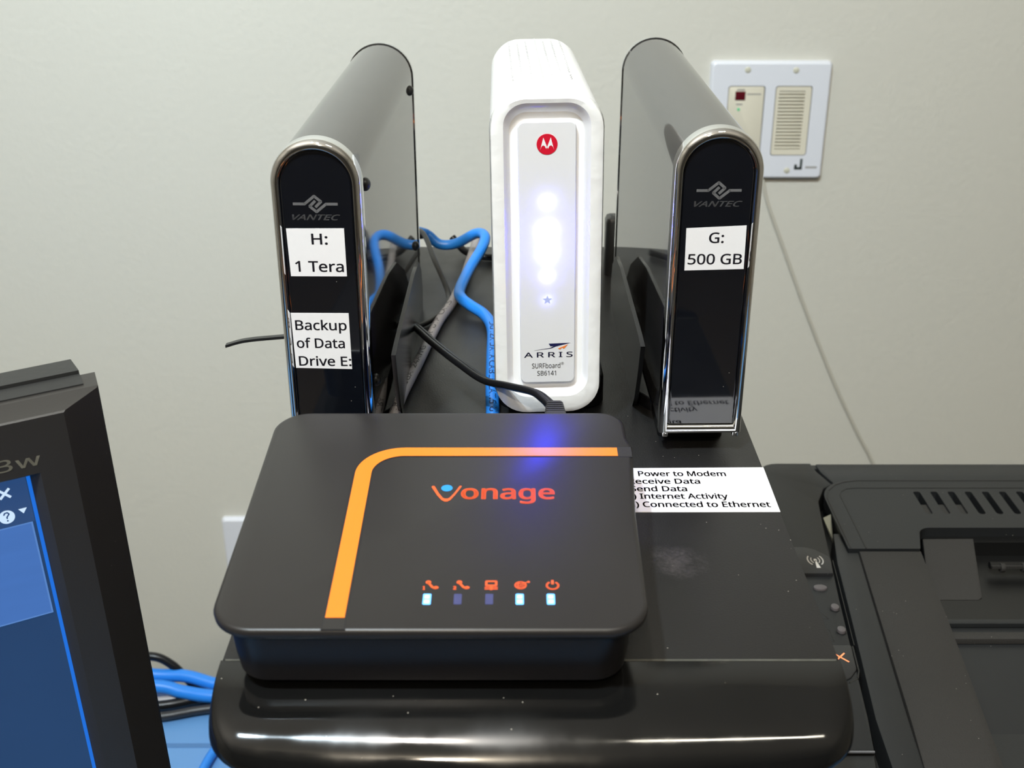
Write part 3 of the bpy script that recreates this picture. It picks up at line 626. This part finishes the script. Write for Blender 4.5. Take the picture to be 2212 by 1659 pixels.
# cords behind the modem
c5 = thing('modem_cord', 'black cord lying behind the modem near the back edge of the tower', 'cord', (-10, 710, 3))
part('wire', tube([(-37, 716, 10), (-33, 713, 6), (-28, 708, 3.0), (-18, 701, 2.3), (-6, 700, 2.3), (10, 702, 2.3), (25, 712, 2.3)], 2.2, 12), 'black_cord', c5, world=True, smooth=60)
c6 = thing('coax_cable', 'thick black cable hanging off the back of the modem', 'cable', (-8, 640, 30))
part('wire', tube([(0, 607, 38), (-1, 625, 39), (-3, 642, 37), (-6, 658, 31), (-8, 672, 20), (-3, 690, 10), (0, 715, 9.5), (2, 734, 8), (2, 744, -12), (2, 746, -80), (2, 746, -355)], 3.4, 12), 'black_cord', c6, world=True, smooth=60)
part('connector', slab(disc(0, 38, 6, 6), 603, 614, 1, 'xz'), 'steel', c6, world=True)
c7 = thing('drive_plug', 'black plug standing behind the drive marked G:', 'plug', (60, 690, 10))
part('plug_body', slab(rrect(54.5, 672, 63, 686, 3), .1, 35, 3), 'rubber', c7, world=True)
part('wire', tube([(58.5, 686, 26), (60, 700, 27), (62, 722, 12), (63, 742, -20), (62, 748, -120), (62, 748, -355)], 1.9, 10), 'black_cord', c7, world=True)
c8 = thing('cable_tie', 'black cable tie tail sticking out to the left behind the drive marked H:', 'cable tie', (-110, 500, 29))
tie = smoothpath([(-128.6, 500, 27.2), (-122, 500, 29.2), (-116, 500, 30.2), (-108, 500, 31.0), (-96, 501, 31.6), (-90.6, 501, 31.6)], 6)
part('strap', loft([[(p.x, p.y - 1.4, p.z - .62), (p.x, p.y + 1.4, p.z - .62), (p.x, p.y + 1.4, p.z + .62), (p.x, p.y - 1.4, p.z + .62)] for p in tie]), 'rubber', c8, world=True, smooth=60)
# lead that comes up beside the left drive
c9 = thing('drive_lead', 'grey lead climbing behind the drive marked H:', 'cord', (-60, 700, 10))
part('wire', tube([(-76, 650, 14), (-74, 664, 13), (-72, 684, 9), (-69, 702, 6.5), (-66, 720, 7), (-65, 737, 4.5), (-64, 746, -20), (-64, 747, -90), (-64, 748, -355)], 2.4, 12), 'grey_cable', c9, world=True, smooth=60)

# ------------------------------------------------------------------ cables lying on the desk at the left
def desk_cable(label, pts, r, m, nm='desk_cable'):
    t = thing(nm, label, 'cable', pts[len(pts) // 2], (0, 0, 0), 'cables lying on the desk'); part('jacket', tube(pts, r, 12), m, t, world=True, smooth=60); return t
desk_cable('upper blue cable on the desk between monitor and tower', [(-420, 738, -350), (-330, 752, -348), (-273.4, 751.5, -352), (-250, 750, -352), (-226, 744, -355), (-190, 738, -358), (-150, 735, -360)], 5.0, 'blue_cable')
desk_cable('lower, brighter blue cable on the desk between monitor and tower', [(-420, 728, -350), (-330, 735, -350), (-271, 738, -352), (-250, 735, -355), (-226, 731, -356), (-190, 730, -357), (-150, 732, -359)], 5.2, 'blue_cable')
desk_cable('black cable arching behind the blue cables on the desk', [(-330, 752, -350), (-300, 755, -340), (-276, 756, -338), (-262, 755, -345), (-250, 752, -357), (-240, 748, -361), (-200, 740, -361)], 3.4, 'black_cord')
desk_cable('black cable under the lower blue one', [(-400, 724, -361), (-300, 724, -361), (-262, 727, -361), (-235, 735, -361), (-190, 742, -361), (-150, 742, -361)], 4.0, 'black_cord')
desk_cable('dark grey cable nearest on the desk, below the others', [(-400, 716, -361), (-300, 712, -361), (-262, 714, -361), (-232, 722, -361), (-190, 728, -361), (-150, 722, -361)], 3.6, 'tower_dark')
desk_cable('grey cable in the bundle behind the blue ones on the desk', [(-400, 735, -361), (-300, 731, -361), (-262, 733, -361), (-230, 741, -361), (-190, 749, -361), (-150, 750, -361)], 3.2, 'grey_cable')
desk_cable('blue cable coming forward along the left side of the tower', [(-190, 726, -361), (-200, 706, -361), (-211, 684, -361), (-217, 658, -361), (-222, 600, -361), (-215, 540, -361), (-190, 480, -361)], 3.4, 'blue_cable')

# ------------------------------------------------------------------ monitor
u_ = Vector((.891, .454, .031)).normalized(); dn = Vector((.019, .032, -.999)).normalized(); bk = dn.cross(u_).normalized()
if bk.y < 0: bk = -bk
C0 = Vector((-156.7, 380, 52.6))
mon = thing('monitor', 'dark computer monitor showing a blue window, at the left edge', 'monitor', (-390, 290, DZ))
MM = Matrix(((u_.x, bk.x, -dn.x, C0.x), (u_.y, bk.y, -dn.y, C0.y), (u_.z, bk.z, -dn.z, C0.z), (0, 0, 0, 1)))
W_, H_ = 520.0, 335.0
def rect4(x0, z0, x1, z1, y): return [(x0, y, z0), (x1, y, z0), (x1, y, z1), (x0, y, z1)]
fr_ = [rect4(-W_ - 13, -H_ - 4, 14.4, 2.2, 22), rect4(-W_ - 12, -H_ - 4, 13.6, 1.8, 11.0), rect4(-W_ - 11, -H_ - 3.6, 12.9, 1.4, 9.8), rect4(-W_ - .5, -H_, .4, -.2, .5), rect4(-W_, -H_, -.4, -.8, 0), rect4(-W_ + 11.5, -H_ + 20, -12.0, -22.0, .1), rect4(-W_ + 13, -H_ + 22, -12.8, -22.6, .9), rect4(-W_ + 15.5, -H_ + 25, -15.5, -23.4, 4.0)]
part('bezel', loft(fr_, cap0=False, cap1=False), 'monitor', mon, 12, world=True, mx=MM)
part('back_shell', loft([rect4(-W_ - 11, -H_ - 2, 9, 4.4, 21.5), rect4(-W_ - 10, -H_, 8, 4.0, 34), rect4(-W_ + 90, -H_ + 60, -90, -50, 62)]), 'monitor_back', mon, 20, world=True, mx=MM)
part('top_trim', loft([rect4(-W_ - 9.5, 1.0, 9.0, 2.4, 13.5), rect4(-W_ - 9.5, 1.0, 9.0, 3.2, 21)]), 'monitor_back', mon, 20, world=True, mx=MM)
scr = part('screen', loft([rect4(-W_ + 15, -H_ + 24.5, -15.2, -23.1, 5), rect4(-W_ + 15, -H_ + 24.5, -15.2, -23.1, 4.0)]), 'scr_deep', mon, 0, world=True, mx=MM)
def on_screen(nm, polys, y, m, label=None):
    g = xf(flat(polys, y, 'xz', .08), MM); return sub(nm, g, m, scr, mon, label)
def rc(x0, z0, x1, z1): return [(x0, z0), (x1, z0), (x1, z1), (x0, z1)]
on_screen('title_bar', [rc(-W_ + 40, -42.6, -17.2, -23.6)], 3.95, 'scr_navy')
on_screen('window_panel', [rc(-W_ + 40, -82.6, -18.0, -42.8)], 3.9, 'scr_panel', 'lighter blue window pane')
on_screen('panel_outline', [rc(-18.6, -82.6, -18.0, -42.8), rc(-W_ + 40, -83.0, -18.0, -82.5), rc(-W_ + 40, -43.1, -18, -42.6)], 3.8, 'scr_line')
on_screen('window_edge', [rc(-16.9, -H_ + 25, -15.6, -23.4)], 3.85, 'scr_edge', 'bright blue right edge of the window')
on_screen('close_icon', stroke([(-26.7, -27.2), (-23.3, -30.6)], .9) + stroke([(-26.7, -30.6), (-23.3, -27.2)], .9), 3.7, 'scr_white', 'white X')
on_screen('help_icon', [disc(-26.0, -38.3, 2.7, 28)], 3.7, 'scr_white', 'white disc with question mark')
on_screen('question_mark', stroke([(-26.9, -37.3), (-26.5, -36.6), (-25.6, -36.5), (-25.1, -37.2), (-26.0, -38.3), (-26.0, -38.9)], .5) + [disc(-26.0, -39.8, .32, 10)], 3.6, 'scr_navy')
on_screen('menu_arrow', [[(-21.8, -36.3), (-18.9, -36.3), (-20.3, -38.4)]], 3.7, 'scr_white')
part('model_print', put_text('23w', -32.4, -11.0, -18.6, 4.6, lambda x, z: (x, -.06, z), .01, 1.1), 'monitor_txt', mon, 0, world=True, mx=MM)
part('neck', box(-25, -12, 0, 25, 12, 200, 3), 'monitor_back', mon, world=True, mx=Matrix.Translation((-420, 297, DZ + 8)) @ Matrix.Rotation(R(27), 4, 'Z'))
part('stand_base', slab(rrect(-120, -90, 120, 90, 40), 0, 12, 4), 'monitor_back', mon, world=True, mx=Matrix.Translation((-410, 285, DZ)) @ Matrix.Rotation(R(27), 4, 'Z'))

# ------------------------------------------------------------------ printer
PZ = -125.0
pr = thing('printer', 'black laser printer standing to the right of the tower', 'printer', (300, 530, DZ))
PW = 500.0
outl = fillet([(156, 672.5), (PW, 672.5), (PW, 385), (113, 385)], [14, 20, 14, 10], 6)
part('body', slab(outl, DZ + 8, PZ - 16, 1), 'printer', pr, world=True)
for fx in (150, 470):
    for fy in (410, 650): part('foot', slab(disc(fx, fy, 10, 16), DZ, DZ + 8.2, 0), 'rubber', pr, world=True)
# left control strip
cp = fillet([(156, 672.8), (188.8, 672.8), (190.2, 662), (195.8, 645.5), (189.5, 640), (182.8, 624), (179.6, 600), (170.4, 524), (160.2, 430), (157.2, 409.2), (117, 409.2)], [13, 0, 8, 0, 6, 10, 0, 0, 0, 0, 0], 5)
part('control_panel', slab(cp, PZ - 18, PZ, 1.2), 'printer', pr, world=True, label='narrow strip with buttons along the left')
part('front_lower_panel', slab([(114, 386), (153, 386), (156.6, 407.4), (116.6, 407.4)], PZ - 18, PZ - 1.0, .6), 'printer', pr, world=True)
part('rear_deck', slab(fillet([(191.8, 672.8), (PW, 672.8), (PW, 640), (200, 640), (197.2, 648), (192.6, 662)], [1, 14, 0, 0, 3, 6]), PZ - 18, PZ - .6, 1), 'printer', pr, world=True)
part('rear_edge', slab([(172, PZ - 60), (PW, PZ - 60), (PW, PZ - 2), (172, PZ - 2)], 668, 674.5, 1.2, 'xz'), 'printer', pr, world=True)
# raised hood with vent slots
hood = fillet([(187.2, 571.9), (187.4, 651.2), (PW, 651.2), (PW, 594.3), (233.4, 594.3), (227.2, 571.9)], [1, 24, 0, 0, 8, 1], 8)
slots = []
for j in range(24):
    xx = 244.4 + j * 10.36
    slots.append(fillet([(xx - 2.1, 609.5), (xx + 2.1, 609.5), (xx + 2.1, 636), (xx - 2.1, 636)], [2, 2, 1.2, 1.2], 3))
part('hood', holed(hood, slots, PZ - 7, PZ), 'printer', pr, 30, world=True, label='raised rear hood with a row of slots')
for j in range(24):
    xx = 244.4 + j * 10.36
    part('slot_floor', slab([(xx - 2.6, 609), (xx + 2.6, 609), (xx + 2.6, 623 if j < 3 else 614), (xx - 2.6, 623 if j < 3 else 614)], PZ - 9, PZ - (1.6 if j < 3 else 3.2), 0), 'printer_arm' if j < 3 else 'printer', pr, world=True)
part('hood_base', slab(inset(hood, 1.5), PZ - 17, PZ - 9, 0), 'printer_dark', pr, world=True)
def rib(pts, wd, z0, z1):
    return join(*[slab(p, z0, z1, 0) for p in stroke(pts, wd)])
hi_ = [(197.2, 572.5), (197.4, 632), (199, 636), (203, 639.5), (208, 640.6), (PW - 2, 640.6)]
part('hood_ridge', rib(hi_, .7, PZ - .2, PZ + .18), 'printer_dark', pr, world=True)
ho_ = [(188.6, 573), (188.8, 628), (191.5, 637), (197, 644), (204, 648), (212, 649.8), (PW - 2, 649.8)]
part('hood_edge_line', rib(ho_, .5, PZ - .2, PZ + .25), 'printer_arm', pr, world=True)
# lid: left side band, arm
part('lid_band', slab([(183.2, 590), (186.6, 590), (186.8, 569.9), (192.4, 569.9), (178.6, 431), (174.6, 385), (161.5, 385), (163.6, 431), (171.5, 500), (178, 560)], PZ - 16, PZ - 1.2, .8), 'printer', pr, world=True)
part('lid_arm', slab(fillet([(192.9, 570.4), (227.2, 570.4), (220.5, 500.6), (209.6, 398.5), (206, 385), (174, 385), (179.2, 431)], [0, 0, 0, 0, 4, 3, 0]), PZ - 16, PZ - .6, .6), 'printer_arm', pr, world=True, label='textured grey-black lid arm')
part('bracket', loft([[(187.0, 611, PZ - 1), (181.5, 607, PZ - 1), (181.8, 585, PZ - 4), (184, 592, PZ - 6)], [(186.4, 611, PZ - 3), (182.2, 607, PZ - 3), (182.6, 586, PZ - 7), (184, 592, PZ - 9)]]), 'steel', pr, 0, world=True, label='small greenish metal bracket in the gap')
# paper bay
part('bay_floor', loft([[(205, 545, PZ - 30), (PW, 545, PZ - 30), (PW, 385, PZ - 9), (196, 385, PZ - 9)], [(205, 545, PZ - 46), (PW, 545, PZ - 46), (PW, 385, PZ - 46), (196, 385, PZ - 46)]]), 'printer', pr, 0, world=True)
part('bay_step', box(222, 520, PZ - 15.5, PW, 524, PZ - 13, .5), 'printer', pr, world=True)
part('bay_step', box(222, 506, PZ - 15.6, PW, 512, PZ - 12.4, .6), 'printer_arm', pr, world=True)
part('bay_back', box(236, 588, PZ - 16, PW, 594, PZ - 6), 'printer_dark', pr, world=True)
part('bay_bed', box(222, 526, PZ - 15.9, PW, 590, PZ - 15.0), 'printer_dark', pr, world=True)
part('roller_shaft', tube([(266, 569, PZ - 9), (370, 569, PZ - 9), (PW, 569, PZ - 9)], 2.0, 10, 2), 'printer_dark', pr, world=True)
part('roller_bar', box(266, 565.2, PZ - 9, PW, 566.0, PZ - 7.2), 'printer_arm', pr, world=True)
for j in range(18):
    part('roller', slab(disc(0, 0, 2.6, 12), 0, 2.4, .3), 'printer_arm', pr, world=True, mx=Matrix.Translation((271 + j * 12, 566.5, PZ - 9)) @ Matrix.Rotation(R(90), 4, 'Y'))
part('paper_flap', loft([[(234.2, 588.2, PZ - 4), (262.9, 588.6, PZ - 4), (254.5, 546, PZ - 14.5), (252.2, 544.0, PZ - 14.8), (226, 544, PZ - 14.8)], [(234.2, 588.2, PZ - 6), (262.9, 588.6, PZ - 6), (254.5, 546, PZ - 16), (252.2, 544.0, PZ - 16), (226, 544, PZ - 16)]]), 'printer_arm', pr, 0, world=True, label='flat grey flap at the corner of the bay')
# buttons and lamps
bt = part('wireless_button', slab(fillet([(140, 544), (171.8, 544), (174.2, 560), (165, 570.5), (140, 570.5)], [0, .8, 8, 12, 0]), PZ - .5, PZ + 2.2, .7), 'printer_btn', pr, 35, world=True)
def antenna(x, y):
    yc = y + 2.4; P = []
    for a0, a1, sg in ((140, 232, 1), (40, -52, 1)):
        P += stroke(arc(x, yc, 2.3, a0, a1, 8, 3.4), .6) + stroke(arc(x, yc, 4.1, a0, a1, 8, 5.6), .7)
    P += [disc(x, yc - .2, .9, 12, 1.3), [(x - .35, yc - .4), (x + .35, yc - .4), (x + 1.3, y - 5.4), (x - .9, y - 5.4)]]
    return flat(P, PZ + 2.2, 'xy', .06)
sub('antenna_icon', antenna(165.0, 554.6), 'icon_white', bt, pr)
part('lamp', join(slab(disc(162.3, 532.8, 3.6, 24, 2.5), PZ - .3, PZ + 1.2, .5)), 'printer_led', pr, world=True)
for x, y in ((165.6, 514.8), (164.1, 495.4)):
    part('lamp', slab(disc(x, y, 2.2, 20, 2.6), PZ - .3, PZ + 1.6, .6), 'printer_led', pr, world=True)
    part('lamp_ring', holed(disc(x, y, 2.8, 24, 3.2), [disc(x, y, 2.25, 24, 2.65)], PZ - .2, PZ + .12), 'printer_dark', pr, 0, world=True)
part('warning_icon', flat(stroke([(148, 506), (154.8, 517.5), (160.2, 506)], .5, True), PZ, 'xy', .06), 'printer_dark', pr, 0, world=True)
part('page_icon', flat(stroke([(150, 487), (150, 499), (156, 499), (158.5, 496), (158.5, 487)], .5, True), PZ, 'xy', .06), 'printer_dark', pr, 0, world=True)
part('button_field_line', flat(stroke([(175.5, 560), (173.5, 540), (170.5, 512), (168.2, 490), (167.6, 484)], .45), PZ, 'xy', .08), 'printer_dark', pr, 0, world=True)
cb = part('cancel_button', slab(fillet([(135, 456), (158, 456), (163.6, 464), (165.8, 483), (135, 483)], [0, 7, 5, 1.0, 0]), PZ - .5, PZ + 1.0, .6), 'printer_btn', pr, 35, world=True)
part('cancel_button_groove', flat(stroke([(140, 455), (158, 455), (162.8, 458.6), (164.6, 464), (166.6, 483)], .8), PZ, 'xy', .08), 'printer_dark', pr, 0, world=True)
sub('cancel_icon', flat(stroke([(155.9, 475.6), (161.2, 469.6)], .8) + stroke([(160.6, 476.2), (155.4, 470.6)], .8), PZ + 1.0, 'xy', .06), 'orange_lit', cb, pr, 'glowing orange cross')
part('seam_line', box(116, 408.2, PZ - .6, 157, 409.0, PZ + .1), 'text_grey', pr, world=True)

# ------------------------------------------------------------------ things on the wall
wp = thing('wall_intercom', 'white two-gang wall plate with red display and speaker grille, upper right', 'wall plate', (243.5, WY, -10))
X0, X1, Z0, Z1 = 186.4, 300.2, -66.5, 45.3
hA, hB = rrect(203.6, -43.6, 238.6, 22.8, 2.5, 4), rrect(248.2, -43.6, 283.0, 22.8, 2.5, 4)
part('plate', join(holed(rrect(X0 + 2.5, Z0 + 2.5, X1 - 2.5, Z1 - 2.5, 3, 4), [hA, hB], WY - 2, WY - 7, 'xz'),
                   loft([[(x, WY, z) for x, z in ccw(rrect(X0, Z0, X1, Z1, 4, 4))], [(x, WY - 3.2, z) for x, z in ccw(rrect(X0 + .2, Z0 + .2, X1 - .2, Z1 - .2, 4, 4))], [(x, WY - 6.2, z) for x, z in ccw(rrect(X0 + 1.4, Z0 + 1.4, X1 - 1.4, Z1 - 1.4, 3.5, 4))], [(x, WY - 7, z) for x, z in ccw(rrect(X0 + 2.5, Z0 + 2.5, X1 - 2.5, Z1 - 2.5, 3, 4))]], cap1=False)), 'plate', wp, 30, world=True)
part('display_insert', slab(rrect(204.4, -42.8, 237.8, 22.0, 2, 4), WY - .1, WY - 6.6, .6, 'xz'), 'ivory', wp, world=True)
part('display', slab(rc(210.6, 9.4, 220.2, 17.6), WY - 6, WY - 7.2, .3, 'xz'), 'display', wp, world=True, label='small dark red display')
part('green_lamp', slab(disc(214.6, .8, 1.3, 14), WY - 6, WY - 7.1, 0, 'xz'), 'green', wp, world=True)
part('faint_print', flat([rc(212, 18.4, 219.4, 19.8), rc(221.5, 14.4, 235, 15.6), rc(212, 4.8, 218, 6.2)], WY - 6.65, 'xz', .06), 'faint', wp, 0, world=True)
part('speaker_insert', holed(rrect(249.0, -42.8, 282.2, 22.0, 2, 4), [rc(252.0, -37.5, 276.5, 18.0)], WY - .5, WY - 6.6, 'xz'), 'ivory', wp, 0, world=True)
part('grille_back', slab(rc(251, -38.5, 277.5, 19.0), WY - .1, WY - 2, 0, 'xz'), 'ivory_dark', wp, world=True)
for j in range(17):
    z = -36.8 + j * 3.25
    part('grille_slat', slab(rc(252.0, z, 276.5, z + 1.9), WY - 2, WY - 6.2, .4, 'xz'), 'ivory', wp, world=True)
for x, z in ((220.6, 37.6), (265.8, 37.2), (265.8, -58.0), (220.6, -58.0)):
    part('screw', dome((x, WY - 6.9, z), 3.0, 1.0, '-y'), 'screw', wp, world=True)
part('letter_mark', join(flat([rc(272.6, -56.4, 275.2, -52.0), rc(280.2 - 2.4, -56.6, 280.2, -46.5), rc(272.6, -57.2, 280.2, -54.6)], WY - 7.02, 'xz', .06)), 'dark_green', wp, 0, world=True)
part('faint_mark', flat([rc(283.4, -55.8, 294.5, -54.0)], WY - 7.02, 'xz', .06), 'faint', wp, 0, world=True)
cw = thing('hanging_cord', 'thin cream cord running down the wall below the wall plate to the printer', 'cord', (300, WY, -200))
part('wire', tube([(243, WY - 2, -60), (250, WY - 2, -88), (270.3, WY - 2, -136), (300.4, WY - 2, -205), (337, WY - 2, -283), (368.8, WY - 2, -343), (392, WY - 2, -384), (430, WY - 2, -470), (455, WY - 2, -560)], 1.7, 8), 'cream_cord', cw, world=True)
op = thing('wall_outlet', 'white electrical outlet plate low on the wall, behind the phone adapter', 'outlet', (-285, WY, -505))
oh = [rrect(-303, -540, -269, -474, 2, 4)]
part('plate', join(holed(rrect(-318.5, -560, -253, -451.2, 3, 4), oh, WY - 2, WY - 6.5, 'xz'),
                   loft([[(x, WY, z) for x, z in ccw(rrect(-321, -563, -250.5, -448.7, 4, 4))], [(x, WY - 3, z) for x, z in ccw(rrect(-321, -563, -250.5, -448.7, 4, 4))], [(x, WY - 6.5, z) for x, z in ccw(rrect(-318.5, -560, -253, -451.2, 3, 4))]], cap1=False)), 'plate', op, 30, world=True)
part('receptacle', slab(rrect(-302.3, -539.3, -269.7, -474.7, 2, 4), WY - .1, WY - 6.9, .4, 'xz'), 'plate', op, world=True)
for zz in (-490, -523):
    part('slot', slab(rc(-293, zz - 4, -291, zz + 4), WY - 6.5, WY - 7.0, 0, 'xz'), 'rubber', op, world=True)
    part('slot', slab(rc(-281, zz - 4, -279, zz + 4), WY - 6.5, WY - 7.0, 0, 'xz'), 'rubber', op, world=True)
